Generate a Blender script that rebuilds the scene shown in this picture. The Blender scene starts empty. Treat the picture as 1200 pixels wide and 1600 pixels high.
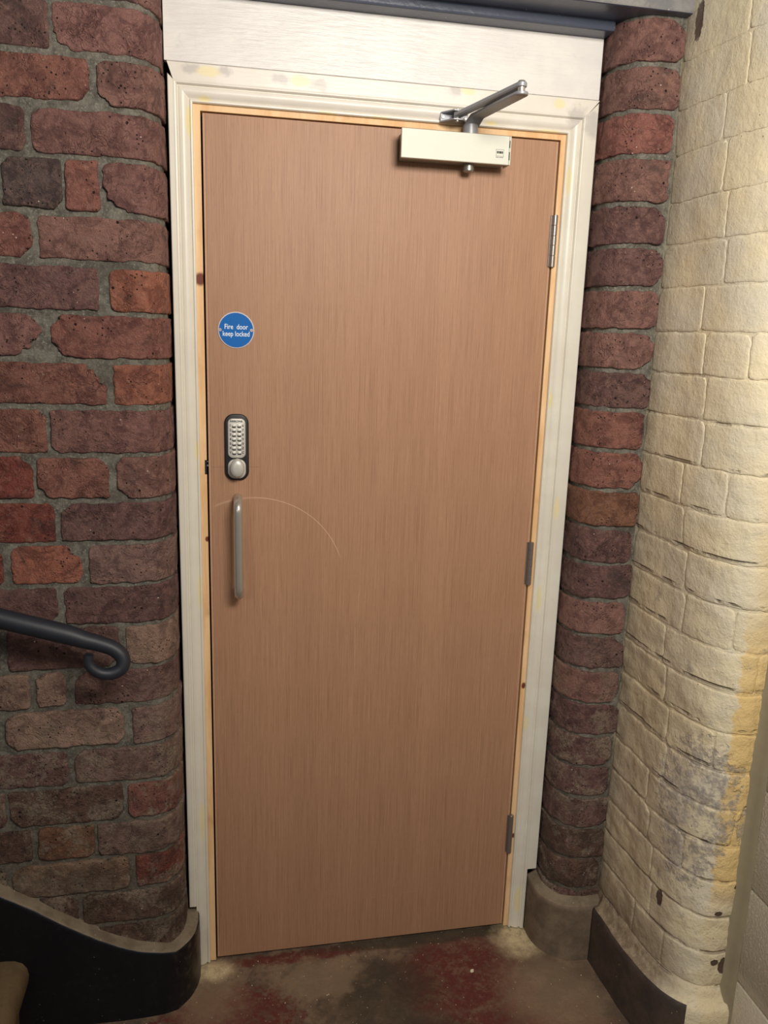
import bpy, bmesh, math, random
from mathutils import Vector, noise, Matrix

# ------------------------------------------------------------ camera, light, exposure
S = bpy.context.scene
COL = S.collection
cam_d = bpy.data.cameras.new('camera')
cam_d.sensor_fit = 'HORIZONTAL'; cam_d.sensor_width = 36.0; cam_d.lens = 37.2
cam_d.clip_start = 0.01
cam = bpy.data.objects.new('camera', cam_d); COL.objects.link(cam)
_f = Vector((0.1922, 0.9565, -0.2193)).normalized()
_r = Vector((0.9813, -0.1903, 0.0303)); _r = (_r - _f * _r.dot(_f)).normalized()
_u = _r.cross(_f)
cam.matrix_world = Matrix(((_r.x, _u.x, -_f.x, 0.0417), (_r.y, _u.y, -_f.y, -1.764), (_r.z, _u.z, -_f.z, 1.5611), (0, 0, 0, 1)))
S.camera = cam

w = bpy.data.worlds.new('world'); S.world = w; w.use_nodes = True
w.node_tree.nodes['Background'].inputs[0].default_value = (0.90, 0.92, 1.0, 1)
w.node_tree.nodes['Background'].inputs[1].default_value = 0.11

def area(name, loc, target, size, power, color):
    l = bpy.data.lights.new(name, 'AREA'); l.shape = 'RECTANGLE'; l.size, l.size_y = size
    l.energy = power; l.color = color
    o = bpy.data.objects.new(name, l); COL.objects.link(o); o.location = loc
    o.rotation_euler = (Vector(target) - Vector(loc)).to_track_quat('-Z', 'Y').to_euler()
    return o
area('lamp_light', (0.54, -1.80, 2.28), (0.50, 0.0, 2.12), (0.62, 0.42), 36, (1.0, 0.93, 0.84))

area('right_wall_fill', (-0.75, -2.15, 1.75), (1.08, -0.55, 0.35), (0.35, 0.35), 2.6, (1.0, 0.93, 0.82)).data.spread = math.radians(75)  # added unseen fill that brightens the lower right wall

S.view_settings.view_transform = 'Standard'; S.view_settings.look = 'None'
S.view_settings.gamma = 1; S.view_settings.exposure = 0.0
S.view_settings.use_curve_mapping = False

rnd = random.Random(7)

# ------------------------------------------------------------ node helpers
def lin(c):
    return tuple(((v / 255) / 12.92 if v / 255 <= 0.04045 else ((v / 255 + 0.055) / 1.055) ** 2.4) for v in c) + (1,)

class NT:
    def __init__(s, name, rough=0.6, metal=0.0, spec=0.5):
        s.m = bpy.data.materials.new(name); s.m.use_nodes = True
        s.t = s.m.node_tree; s.n = s.t.nodes; s.l = s.t.links
        s.b = s.n['Principled BSDF']
        s.b.inputs['Roughness'].default_value = rough
        s.b.inputs['Metallic'].default_value = metal
        s.b.inputs['Specular IOR Level'].default_value = spec
        s._pos = None
    def new(s, k, **kw):
        x = s.n.new(k)
        for a, v in kw.items(): setattr(x, a, v)
        return x
    def set(s, sock, v):
        if hasattr(v, 'is_output') or isinstance(v, bpy.types.NodeSocket): s.l.new(v, sock)
        else: sock.default_value = v
    def pos(s):
        if s._pos is None: s._pos = s.new('ShaderNodeNewGeometry').outputs['Position']
        return s._pos
    def scaled(s, sc, off=(0, 0, 0)):
        x = s.new('ShaderNodeMapping'); s.l.new(s.pos(), x.inputs[0])
        x.inputs['Scale'].default_value = sc; x.inputs['Location'].default_value = off
        return x.outputs[0]
    def noise(s, scale, detail=4, rough=0.55, vec=None, dist=0.0):
        x = s.new('ShaderNodeTexNoise'); s.l.new(vec or s.pos(), x.inputs['Vector'])
        x.inputs['Scale'].default_value = scale; x.inputs['Detail'].default_value = detail
        x.inputs['Roughness'].default_value = rough; x.inputs['Distortion'].default_value = dist
        return x.outputs['Fac']
    def vor(s, scale, feat='F1', vec=None, rand=1.0):
        x = s.new('ShaderNodeTexVoronoi', feature=feat); s.l.new(vec or s.pos(), x.inputs['Vector'])
        x.inputs['Scale'].default_value = scale; x.inputs['Randomness'].default_value = rand
        return x.outputs['Distance']
    def ramp(s, v, a, b, lo=0.0, hi=1.0):
        x = s.new('ShaderNodeMapRange', interpolation_type='SMOOTHSTEP'); s.set(x.inputs[0], v)
        x.inputs[1].default_value = a; x.inputs[2].default_value = b
        x.inputs[3].default_value = lo; x.inputs[4].default_value = hi
        return x.outputs[0]
    def math(s, op, a, b=0.0, c=None, clamp=False):
        x = s.new('ShaderNodeMath', operation=op, use_clamp=clamp); s.set(x.inputs[0], a); s.set(x.inputs[1], b)
        if c is not None: s.set(x.inputs[2], c)
        return x.outputs[0]
    def mix(s, f, a, b, mode='MIX'):
        x = s.new('ShaderNodeMix', data_type='RGBA', blend_type=mode)
        s.set(x.inputs[0], f); s.set(x.inputs[6], a); s.set(x.inputs[7], b)
        return x.outputs[2]
    def blob(s, c, r, soft=0.35, rag=0.35, nscale=25):
        # a ragged patch about a point of the world, radii r in metres
        v = s.new('ShaderNodeVectorMath', operation='SUBTRACT'); s.l.new(s.pos(), v.inputs[0]); v.inputs[1].default_value = c
        d = s.new('ShaderNodeVectorMath', operation='DIVIDE'); s.l.new(v.outputs[0], d.inputs[0]); d.inputs[1].default_value = r
        l = s.new('ShaderNodeVectorMath', operation='LENGTH'); s.l.new(d.outputs[0], l.inputs[0])
        n = s.noise(nscale, 5, 0.6)
        q = s.math('ADD', l.outputs['Value'], s.math('MULTIPLY', s.math('SUBTRACT', n, 0.5), rag * 4))
        return s.ramp(q, 1 - soft, 1 + soft, 1.0, 0.0)
    def add(s, *v):
        r = v[0]
        for q in v[1:]: r = s.math('MAXIMUM', r, q)
        return r
    def bump(s, h, strength=0.5, dist=0.002):
        x = s.new('ShaderNodeBump'); s.set(x.inputs['Height'], h)
        x.inputs['Strength'].default_value = strength; x.inputs['Distance'].default_value = dist
        s.l.new(x.outputs[0], s.b.inputs['Normal'])
    def sep(s):
        x = s.new('ShaderNodeSeparateXYZ'); s.l.new(s.pos(), x.inputs[0]); return x.outputs
    def col(s, v): s.set(s.b.inputs['Base Color'], v)
    def rough(s, v): s.set(s.b.inputs['Roughness'], v)

def plain(name, c, rough=0.5, metal=0.0, spec=0.5, var=0.06, sc=60, bump=0.0):
    t = NT(name, rough, metal, spec); c = lin(c)
    lo = tuple(v * (1 - var) for v in c[:3]) + (1,); hi = tuple(min(1, v * (1 + var)) for v in c[:3]) + (1,)
    n = t.noise(sc, 4)
    t.col(t.mix(n, lo, hi))
    if bump: t.bump(n, bump, 0.001)
    return t.m

# ---------------------------------------------------------------- brick
def m_brick():
    t = NT('old_brick', 0.8, 0, 0.32)
    oi = t.new('ShaderNodeObjectInfo')
    tc = t.new('ShaderNodeTexCoord')
    mp = t.new('ShaderNodeVectorMath', operation='ADD'); t.l.new(t.pos(), mp.inputs[0])
    cb = t.new('ShaderNodeCombineXYZ'); t.l.new(t.math('MULTIPLY', oi.outputs['Random'], 9.0), cb.inputs[0]); t.l.new(cb.outputs[0], mp.inputs[1])
    P = mp.outputs[0]
    base = oi.outputs['Color']
    n1 = t.noise(24, 6, 0.68, P, 0.8); n2 = t.noise(80, 6, 0.75, P, 0.5); n3 = t.noise(420, 3, 0.7, P)
    dark = t.mix(1.0, base, (0.52, 0.48, 0.52, 1), 'MULTIPLY')
    lite = t.mix(0.42, base, lin((196, 150, 132)))
    c = t.mix(t.ramp(n1, 0.40, 0.58), dark, base)
    c = t.mix(t.ramp(n2, 0.46, 0.78), c, lite)
    c = t.mix(t.ramp(n3, 0.40, 0.66, 0, 0.55), c, t.mix(1, base, (0.5, 0.48, 0.48, 1), 'MULTIPLY'))
    # sooty dark patches, grey lime bloom lower down, white specks
    soot = t.ramp(t.noise(13, 5, 0.6, P, 1.0), 0.56, 0.72, 0, 0.62)
    c = t.mix(soot, c, lin((62, 54, 52)))
    z = t.sep()[2]
    low = t.ramp(z, 0.95, 0.55, 0, 1)
    bloom = t.math('MULTIPLY', t.math('MULTIPLY', low, t.ramp(t.noise(12, 6, 0.75, None, 0.8), 0.46, 0.58)), t.ramp(t.noise(150, 4, 0.75), 0.38, 0.56, 0.15, 0.95))
    c = t.mix(bloom, c, lin((150, 134, 116)))
    low_brown = t.math('MULTIPLY', t.ramp(z, 0.75, 0.2, 0, 0.6), t.ramp(t.noise(16, 5, 0.6, P), 0.4, 0.6))  # patchy brown tint, stronger towards the bottom
    c = t.mix(low_brown, c, lin((72, 60, 50)))
    dust = t.math('MULTIPLY', t.ramp(t.noise(55, 5, 0.75), 0.58, 0.74, 0, 0.5), 1.0)
    c = t.mix(dust, c, lin((160, 138, 124)))
    sp = t.math('MULTIPLY', t.ramp(t.vor(75, vec=P), 0.12, 0.08), t.ramp(t.noise(30, 2, 0.5, P), 0.60, 0.66))
    c = t.mix(sp, c, lin((225, 205, 185)))
    pit = t.math('MULTIPLY', t.ramp(t.vor(110, vec=P), 0.22, 0.12), t.ramp(t.noise(22, 2, 0.5, P), 0.52, 0.60))
    pit = t.math('MAXIMUM', pit, t.math('MULTIPLY', t.ramp(t.vor(42, vec=P), 0.13, 0.08), t.ramp(t.noise(15, 2, 0.5, P), 0.56, 0.60)))
    c = t.mix(pit, c, lin((38, 28, 26)))
    t.col(c)
    crease = t.ramp(t.math('ABSOLUTE', t.math('SUBTRACT', t.noise(26, 3, 0.6, P, 1.6), 0.5)), 0.0, 0.035)
    gate = t.ramp(t.noise(20, 2, 0.5, P), 0.48, 0.56)
    crease = t.math('ADD', t.math('MULTIPLY', t.math('SUBTRACT', crease, 1.0), gate), 1.0)
    h = t.math('ADD', t.math('MULTIPLY', n1, 1.0), t.math('MULTIPLY', n2, 0.9))
    h = t.math('ADD', h, t.math('MULTIPLY', t.noise(240, 4, 0.75, P), 0.40))
    h = t.math('ADD', h, t.math('MULTIPLY', crease, 0.30))
    h = t.math('SUBTRACT', h, t.math('MULTIPLY', pit, 0.5))
    t.bump(h, 0.95, 0.0085)
    return t.m
M = {}
M['brick'] = m_brick()

def m_mortar():
    t = NT('old_mortar', 0.9, 0, 0.25)
    n = t.noise(35, 6, 0.7); n2 = t.noise(220, 4, 0.7)
    c = t.mix(t.ramp(n, 0.35, 0.66), lin((84, 81, 74)), lin((122, 118, 108)))
    c = t.mix(t.ramp(n2, 0.5, 0.75), c, lin((150, 146, 132)))
    c = t.mix(t.ramp(t.noise(8, 4, 0.6), 0.5, 0.75, 0, 0.6), c, lin((72, 66, 60)))
    z = t.sep()[2]
    c = t.mix(t.ramp(z, 0.7, 0.2, 0, 0.5), c, lin((78, 68, 56)))
    t.col(c)
    t.bump(t.math('ADD', n, t.math('MULTIPLY', n2, 0.35)), 0.8, 0.006)
    return t.m
M['mortar'] = m_mortar()

def m_paint_brick():
    t = NT('cream_painted_brick', 0.48, 0, 0.4)
    x, y, z = t.sep()
    n = t.noise(7, 5, 0.6); n2 = t.noise(45, 6, 0.7); n3 = t.noise(170, 5, 0.7)
    cream = t.mix(t.ramp(n, 0.35, 0.68), lin((232, 219, 184)), lin((222, 214, 192)))
    # grey brown tint, patchy and stronger low on the side face
    low = t.ramp(z, 1.55, 0.55, 0, 1)
    low2 = t.ramp(y, -0.46, -0.34, 0, 1)
    side_tint = t.math('MULTIPLY', t.math('MULTIPLY', low, low2), t.ramp(t.noise(14, 6, 0.65), 0.33, 0.62, 0.45, 1.0))
    c = t.mix(t.math('MULTIPLY', side_tint, 0.75), cream, lin((178, 158, 130)))
    c = t.mix(t.math('MULTIPLY', t.ramp(n2, 0.56, 0.70, 0, 0.55), low), c, lin((152, 136, 122)))
    # newer yellow coat on the outer face, ends in a ragged edge
    e = t.math('ADD', x, t.math('MULTIPLY', t.math('SUBTRACT', t.noise(24, 6, 0.65), 0.5), 0.06))
    yel = t.math('MULTIPLY', t.ramp(e, 1.038, 1.046), t.ramp(t.math('ADD', z, t.math('MULTIPLY', n, 0.2)), 1.25, 0.95))
    yel2 = t.math('MULTIPLY', t.ramp(x, 1.02, 1.12, 0, 0.75), t.ramp(z, 0.8, 1.1))
    yelt = t.math('MULTIPLY', t.math('MAXIMUM', yel, yel2), t.ramp(z, 0.36, 0.46, 0.25, 1.0))
    c = t.mix(yelt, c, t.mix(n2, lin((228, 196, 132)), lin((236, 208, 148))))
    # flaked blue grey patches
    fl = t.add(t.blob((1.00, -0.44, 0.62), (0.075, 0.12, 0.13), 0.15, 0.42, 60),
               t.blob((0.975, -0.42, 0.50), (0.06, 0.07, 0.10), 0.15, 0.40, 70),
               t.blob((1.070, -0.46, 0.70), (0.014, 0.03, 0.016), 0.1, 0.35, 60),
               t.blob((1.092, -0.46, 0.575), (0.014, 0.03, 0.045), 0.1, 0.3, 60))
    c = t.mix(t.math('MULTIPLY', t.math('MULTIPLY', fl, 0.8), t.ramp(n2, 0.40, 0.56, 0.15, 1.0)), c, t.mix(t.ramp(n3, 0.3, 0.7), lin((128, 122, 120)), lin((172, 164, 154))))
    ml = t.math('MULTIPLY', t.ramp(t.noise(28, 6, 0.72), 0.60, 0.68, 0, 0.6), low)
    c = t.mix(ml, c, lin((140, 134, 130)))
    # holes through the paint
    hl = t.add(t.blob((0.970, -0.358, 0.335), (0.03, 0.010, 0.022), 0.12, 0.2, 90),
               t.blob((1.094, -0.46, 0.233), (0.012, 0.03, 0.020), 0.12, 0.25, 90),
               t.blob((1.070, -0.46, 0.243), (0.008, 0.03, 0.008), 0.12, 0.25, 90),
               t.blob((1.064, -0.46, 0.367), (0.008, 0.03, 0.006), 0.12, 0.25, 90),
               t.blob((1.098, -0.46, 0.430), (0.006, 0.03, 0.005), 0.12, 0.25, 90),
               t.blob((0.970, -0.165, 2.185), (0.03, 0.013, 0.035), 0.12, 0.3, 60))
    c = t.mix(hl, c, lin((92, 74, 66)))
    gd = t.math('MULTIPLY', t.ramp(y, -0.20, -0.135), t.ramp(n2, 0.3, 0.6, 0.25, 0.8))
    c = t.mix(t.math('MULTIPLY', gd, 0.45), c, lin((165, 156, 132)))
    c = t.mix(t.math('MULTIPLY', t.ramp(t.vor(70), 0.12, 0.06), t.ramp(t.noise(10, 3), 0.58, 0.64)), c, lin((120, 102, 84)))
    gr = t.math('MULTIPLY', t.math('MULTIPLY', t.ramp(z, 0.30, 0.15), t.ramp(y, -0.47, -0.38)), t.ramp(n2, 0.3, 0.6, 0.35, 0.8))
    c = t.mix(gr, c, lin((118, 100, 80)))
    # dirt held in the bed joints here and there
    zz = t.math('ADD', z, t.math('MULTIPLY', t.math('SUBTRACT', t.noise(9, 3), 0.5), 0.006))
    fr = t.math('FRACT', t.math('DIVIDE', t.math('SUBTRACT', zz, 0.0918), 0.0878))
    jd = t.math('MINIMUM', fr, t.math('SUBTRACT', 1.0, fr))
    jm = t.math('MULTIPLY', t.ramp(jd, 0.055, 0.015), t.math('MULTIPLY', t.ramp(t.noise(12, 4, 0.6), 0.47, 0.62), t.ramp(z, 1.75, 1.2)))
    c = t.mix(t.math('MULTIPLY', jm, 0.6), c, lin((132, 120, 108)))
    t.col(c)
    h = t.math('ADD', t.math('MULTIPLY', t.noise(16, 4, 0.5), 1.2), t.math('MULTIPLY', n2, 0.7))
    h = t.math('ADD', h, t.math('MULTIPLY', n3, 0.30))
    h = t.math('SUBTRACT', h, t.math('MULTIPLY', hl, 2.0))
    h = t.math('SUBTRACT', h, t.math('MULTIPLY', t.math('MULTIPLY', fl, n3), 0.5))
    h = t.math('MULTIPLY', t.math('SUBTRACT', h, t.math('MULTIPLY', jm, 0.8)), t.ramp(z, 1.7, 1.0, 0.55, 1.0))
    t.bump(h, 0.9, 0.0070)
    return t.m
M['paint_brick'] = m_paint_brick()

def m_door():
    t = NT('sapele_veneer', 0.50, 0, 0.35)
    x, y, z = t.sep()
    v1 = t.scaled((1, 1, 0.012)); v2 = t.scaled((1, 1, 0.012)); v3 = t.scaled((1, 1, 0.05))
    a = t.noise(150, 3, 0.6, v1); b = t.noise(560, 3, 0.75, v2); d = t.noise(900, 2, 0.8, v3); e = t.noise(11, 2, 0.5, v1)
    c = t.mix(t.ramp(e, 0.3, 0.7), lin((170, 130, 102)), lin((177, 136, 107)))
    c = t.mix(t.ramp(a, 0.45, 0.72, 0, 0.25), c, lin((148, 108, 82)))
    c = t.mix(t.ramp(b, 0.46, 0.70, 0, 0.50), c, lin((130, 92, 68)))
    c = t.mix(t.ramp(b, 0.44, 0.30, 0, 0.45), c, lin((200, 160, 128)))
    c = t.mix(t.ramp(d, 0.5, 0.75, 0, 0.35), c, lin((128, 90, 66)))
    # circular scratch, pencil line, low scuffs
    cx, cz, R = 0.097, 0.985, 0.2085
    dx = t.math('SUBTRACT', x, cx); dz = t.math('SUBTRACT', z, cz)
    rr = t.math('SQRT', t.math('ADD', t.math('MULTIPLY', dx, dx), t.math('MULTIPLY', dz, dz)))
    off = t.math('ABSOLUTE', t.math('SUBTRACT', rr, R))
    wob = t.ramp(x, 0.06, 0.16, 0.0032, 0.0011)
    ring = t.math('SUBTRACT', 1.0, t.math('DIVIDE', off, wob), clamp=True)
    ring = t.math('MULTIPLY', ring, t.math('MULTIPLY', t.ramp(z, 1.035, 1.075), t.ramp(x, 0.005, 0.02)))
    ring = t.math('MULTIPLY', ring, t.ramp(x, 0.08, 0.16, 0.35, 0.75))
    c = t.mix(ring, c, lin((226, 190, 164)))
    pl = t.math('SUBTRACT', 1.0, t.math('DIVIDE', t.math('ABSOLUTE', t.math('SUBTRACT', z, 1.263)), 0.0009), clamp=True)
    pl = t.math('MULTIPLY', pl, t.ramp(x, 0.115, 0.105, 0, 0.5))
    c = t.mix(pl, c, lin((92, 62, 48)))
    sc = t.math('SUBTRACT', 1.0, t.math('DIVIDE', t.math('ABSOLUTE', t.math('SUBTRACT', z, t.math('MULTIPLY_ADD', x, 0.045, 0.108))), 0.0008), clamp=True)
    sc = t.math('MULTIPLY', sc, t.math('MULTIPLY', t.ramp(x, 0.20, 0.26), t.ramp(x, 0.60, 0.54)))
    sc = t.math('MULTIPLY', sc, t.ramp(t.noise(22, 3), 0.5, 0.6, 0, 0.55))
    c = t.mix(sc, c, lin((200, 165, 140)))
    t.col(c)
    t.bump(t.math('ADD', b, d), 0.12, 0.0006)
    return t.m
M['door'] = m_door()

def m_trim(name, c0, c1, patches, brush=0.0, grey=(), smudge=0.0):
    t = NT(name, 0.36, 0, 0.5)
    n = t.noise(12, 4); v = t.scaled((0.12, 1, 1)); nb = t.noise(160, 4, 0.6, v)
    c = t.mix(t.ramp(n, 0.35, 0.65), lin(c0), lin(c1))
    if smudge: c = t.mix(t.ramp(t.noise(34, 5, 0.65), 0.62, 0.74, 0, smudge), c, lin((188, 182, 176)))
    for (p, r) in grey: c = t.mix(t.math('MULTIPLY', t.blob(p, r, 0.5, 0.5, 70), 0.55), c, lin((168, 162, 160)))
    for (p, r) in patches: c = t.mix(t.math('MULTIPLY', t.blob(p, r, 0.3, 0.18, 40), 0.75), c, lin((232, 218, 164)))
    t.col(c)
    h = t.math('ADD', t.math('MULTIPLY', n, 0.4), t.math('MULTIPLY', nb, brush))
    t.bump(h, 0.5, 0.002)
    return t.m
yp = -0.018
M['trim_head'] = m_trim('head_architrave_paint', (222, 216, 204), (228, 222, 212),
    [((0.013, yp, 2.052), (0.022, 0.03, 0.010)), ((0.195, yp, 2.050), (0.020, 0.03, 0.010)), ((0.545, yp, 2.060), (0.016, 0.03, 0.007)),
     ((0.748, yp, 2.052), (0.013, 0.03, 0.010)), ((0.004, yp, 2.004), (0.012, 0.03, 0.006)), ((0.25, yp, 1.998), (0.02, 0.03, 0.003)),
     ((0.36, yp, 1.998), (0.02, 0.03, 0.003)), ((0.60, yp, 2.004), (0.012, 0.03, 0.005)), ((0.73, yp, 1.998), (0.03, 0.03, 0.004))],
    0.3, [((0.155, yp, 2.050), (0.018, 0.03, 0.008)), ((0.232, yp, 2.046), (0.020, 0.03, 0.010)), ((0.515, yp, 2.058), (0.015, 0.03, 0.008)),
          ((0.79, yp, 2.03), (0.02, 0.03, 0.02)), ((-0.02, yp, 2.055), (0.02, 0.03, 0.008)), ((0.045, yp, 2.055), (0.012, 0.03, 0.008))])
M['trim_left'] = m_trim('left_architrave_paint', (226, 221, 206), (222, 216, 202),
    [((-0.026, yp, 1.96), (0.006, 0.03, 0.03)), ((-0.024, yp, 1.30), (0.004, 0.03, 0.02)), ((-0.03, yp, 0.40), (0.006, 0.03, 0.05)), ((-0.024, yp, 0.98), (0.004, 0.03, 0.04))], 0.1)
M['trim_right'] = m_trim('right_architrave_paint', (226, 222, 208), (220, 214, 200),
    [((0.815, yp, 1.163), (0.007, 0.03, 0.030)), ((0.790, yp, 0.935), (0.006, 0.03, 0.035)), ((0.782, yp, 1.42), (0.005, 0.03, 0.02)),
     ((0.781, yp, 0.60), (0.006, 0.03, 0.02)), ((0.786, yp, 1.90), (0.005, 0.03, 0.03)), ((0.795, yp, 0.08), (0.008, 0.03, 0.04))], 0.1, [((0.825, yp, 2.02), (0.015, 0.03, 0.03))])
M['fascia'] = m_trim('fascia_paint', (220, 217, 214), (228, 225, 220), [], 1.6, (), 0.25)

def m_pine():
    t = NT('pine_lining', 0.55, 0, 0.35)
    v = t.scaled((0.4, 1, 0.06)); a = t.noise(80, 4, 0.6, v, 0.5); k = t.noise(9, 3, 0.5)
    c = t.mix(t.ramp(a, 0.35, 0.7), lin((236, 200, 154)), lin((220, 174, 122)))
    c = t.mix(t.ramp(k, 0.58, 0.72, 0, 0.6), c, lin((172, 112, 66)))
    kn = t.add(t.blob((-0.010, -0.001, 1.66), (0.012, 0.03, 0.013), 0.3, 0.1), t.blob((0.771, -0.001, 0.70), (0.005, 0.03, 0.008), 0.3, 0.1), t.blob((0.773, -0.001, 0.27), (0.004, 0.03, 0.007), 0.3, 0.1), t.blob((-0.006, -0.001, 1.10), (0.004, 0.03, 0.006), 0.3, 0.1))
    c = t.mix(kn, c, lin((112, 56, 36)))
    t.col(c); return t.m
M['pine'] = m_pine()
M['lipping'] = plain('hardwood_lipping', (186, 146, 116), 0.5, 0, 0.35, 0.14, 90)

def m_floor():
    t = NT('worn_red_floor', 0.55, 0, 0.4)
    n = t.noise(9, 6, 0.65); n2 = t.noise(60, 6, 0.7); n3 = t.noise(260, 4, 0.7)
    c = t.mix(t.ramp(n, 0.38, 0.62), lin((92, 78, 66)), lin((134, 112, 92)))
    c = t.mix(t.ramp(n2, 0.45, 0.65, 0, 0.55), c, lin((72, 60, 50)))
    red = t.add(t.blob((0.60, -0.15, 0), (0.17, 0.13, 0.3), 0.35, 0.35, 14), t.blob((0.02, -0.19, 0), (0.17, 0.10, 0.3), 0.2, 0.42, 45),
                t.blob((0.62, -0.36, 0), (0.26, 0.12, 0.3), 0.35, 0.4, 12), t.blob((0.20, -0.02, 0), (0.18, 0.02, 0.3), 0.3, 0.4, 40))
    red = t.math('MULTIPLY', red, t.ramp(n2, 0.36, 0.55, 0.5, 1.0))
    c = t.mix(red, c, t.mix(t.ramp(n3, 0.3, 0.7), lin((108, 52, 46)), lin((86, 46, 40))))
    blk = t.add(t.blob((0.38, -0.16, 0), (0.15, 0.10, 0.3), 0.5, 0.3, 10), t.blob((0.55, -0.01, 0), (0.3, 0.022, 0.3), 0.3, 0.35, 20), t.blob((0.36, -0.30, 0), (0.22, 0.07, 0.3), 0.4, 0.3, 14))
    c = t.mix(t.math('MULTIPLY', blk, 0.75), c, lin((62, 56, 44)))
    gr = t.add(t.blob((0.82, -0.24, 0), (0.12, 0.14, 0.3), 0.5, 0.25, 12), t.blob((0.25, -0.10, 0), (0.10, 0.07, 0.3), 0.3, 0.4, 22), t.blob((-0.02, -0.11, 0), (0.08, 0.10, 0.3), 0.6, 0.3, 30))
    c = t.mix(t.math('MULTIPLY', gr, 0.62), c, lin((146, 124, 100)))
    dust = t.add(t.blob((0.79, -0.05, 0), (0.055, 0.055, 0.3), 0.6, 0.3, 35), t.blob((-0.012, -0.035, 0), (0.045, 0.028, 0.3), 0.6, 0.35, 40))
    c = t.mix(t.math('MULTIPLY', dust, t.ramp(n2, 0.3, 0.6, 0.45, 0.95)), c, lin((214, 196, 156)))
    sp = t.math('MULTIPLY', t.ramp(t.vor(60), 0.10, 0.06), t.ramp(t.noise(17, 2), 0.48, 0.56))
    c = t.mix(t.math('MULTIPLY', sp, 0.8), c, lin((205, 185, 160)))
    t.col(c)
    t.bump(t.math('ADD', t.math('MULTIPLY', n2, 1.0), t.math('MULTIPLY', n3, 0.5)), 0.5, 0.003)
    t.rough(t.ramp(n2, 0.3, 0.7, 0.42, 0.75))
    return t.m
M['floor'] = m_floor()

def m_cement(name, a, b, rough=0.8, low=None):
    t = NT(name, rough, 0, 0.3)
    n = t.noise(18, 6, 0.65); n2 = t.noise(130, 5, 0.7)
    c = t.mix(t.ramp(n, 0.35, 0.65), lin(a), lin(b))
    c = t.mix(t.ramp(n2, 0.5, 0.75, 0, 0.4), c, lin(tuple(int(v * 0.72) for v in a)))
    sp = t.math('MULTIPLY', t.ramp(t.vor(80), 0.12, 0.07), t.ramp(t.noise(20, 2), 0.55, 0.62))
    c = t.mix(t.math('MULTIPLY', sp, 0.7), c, lin((200, 190, 172)))
    t.col(c); t.bump(t.math('ADD', n, t.math('MULTIPLY', n2, 0.5)), 0.55, 0.003)
    return t.m
M['cement'] = m_cement('bare_cement_ledge', (112, 99, 82), (138, 124, 104))
M['cement_dark'] = m_cement('cement_plinth', (102, 88, 74), (126, 110, 92))
M['dado'] = m_cement('dark_brown_plinth', (66, 58, 54), (84, 72, 64), 0.6)
M['stone'] = m_cement('stone_step', (116, 97, 70), (100, 82, 60), 0.6)
def m_black():
    t = NT('black_gloss_paint', 0.38, 0, 0.4)
    n = t.noise(60, 5, 0.7)
    c = t.mix(t.ramp(n, 0.5, 0.8), lin((17, 19, 24)), lin((34, 34, 36)))
    sp = t.math('MULTIPLY', t.ramp(t.vor(70), 0.09, 0.05), t.ramp(t.noise(16, 2), 0.55, 0.62))
    c = t.mix(t.math('MULTIPLY', sp, 0.6), c, lin((170, 164, 150)))
    du = t.math('MULTIPLY', t.ramp(t.noise(30, 5, 0.7), 0.5, 0.7, 0, 0.5), t.ramp(t.sep()[0], -0.12, -0.03))
    c = t.mix(du, c, lin((112, 98, 80)))
    t.col(c); t.bump(t.noise(30, 4), 0.3, 0.003); return t.m
M['black'] = m_black()
def m_beam():
    t = NT('blue_black_beam_paint', 0.30, 0, 0.5)
    n = t.noise(10, 4); n2 = t.noise(90, 4, 0.7)
    c = t.mix(n, lin((58, 64, 80)), lin((72, 78, 94)))
    sp = t.math('MULTIPLY', t.ramp(t.vor(40), 0.07, 0.04), t.ramp(t.noise(9, 2), 0.58, 0.64))
    c = t.mix(sp, c, lin((205, 210, 215)))
    t.col(c); t.bump(t.math('ADD', n, t.math('MULTIPLY', n2, 0.4)), 0.4, 0.003); return t.m
M['beam'] = m_beam()
M['beam_lit'] = m_cement('beam_front_lit', (112, 112, 114), (136, 134, 130), 0.6)

def m_block():
    t = NT('painted_blockwork', 0.55, 0, 0.35)
    n = t.noise(150, 5, 0.7); n2 = t.noise(420, 3, 0.7); k = t.noise(6, 3)
    c = t.mix(t.ramp(k, 0.3, 0.7), lin((224, 216, 196)), lin((214, 204, 182)))
    t.col(c)
    x, y, z = t.sep()
    amt = t.ramp(z, 0.24, 0.26, 0.3, 1.0)
    h = t.math('MULTIPLY', t.math('ADD', t.ramp(n, 0.35, 0.65), t.math('MULTIPLY', n2, 0.4)), amt)
    t.bump(h, 0.8, 0.004); return t.m
M['block'] = m_block()
M['sealant'] = plain('grey_joint_render', (150, 140, 116), 0.7, 0, 0.3, 0.15, 30, 0.4)
M['rail'] = plain('dark_blue_black_iron', (34, 38, 46), 0.5, 0.0, 0.5, 0.15, 40, 0.3)
M['steel'] = plain('satin_steel', (190, 184, 174), 0.30, 0.65, 0.5, 0.05, 200)
M['hinge'] = plain('hinge_steel', (150, 142, 136), 0.32, 0.7, 0.5, 0.05, 200)
M['silver'] = plain('silver_paint', (212, 213, 200), 0.50, 0.05, 0.5, 0.02, 200)
M['silver_mid'] = plain('silver_body', (150, 150, 142), 0.40, 0.7, 0.5, 0.03, 200)
M['arm'] = plain('grey_arm_metal', (154, 155, 160), 0.42, 0.25, 0.5, 0.05, 100)
M['lock_black'] = plain('black_rubber_gasket', (26, 26, 30), 0.45, 0, 0.5, 0.05)
M['lock_silver'] = plain('satin_chrome_plate', (206, 204, 196), 0.40, 0.35, 0.5, 0.03, 150)
M['button'] = plain('chrome_button', (238, 236, 228), 0.30, 0.45, 0.5, 0.02)
M['ink'] = plain('black_print', (34, 34, 34), 0.6)
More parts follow.
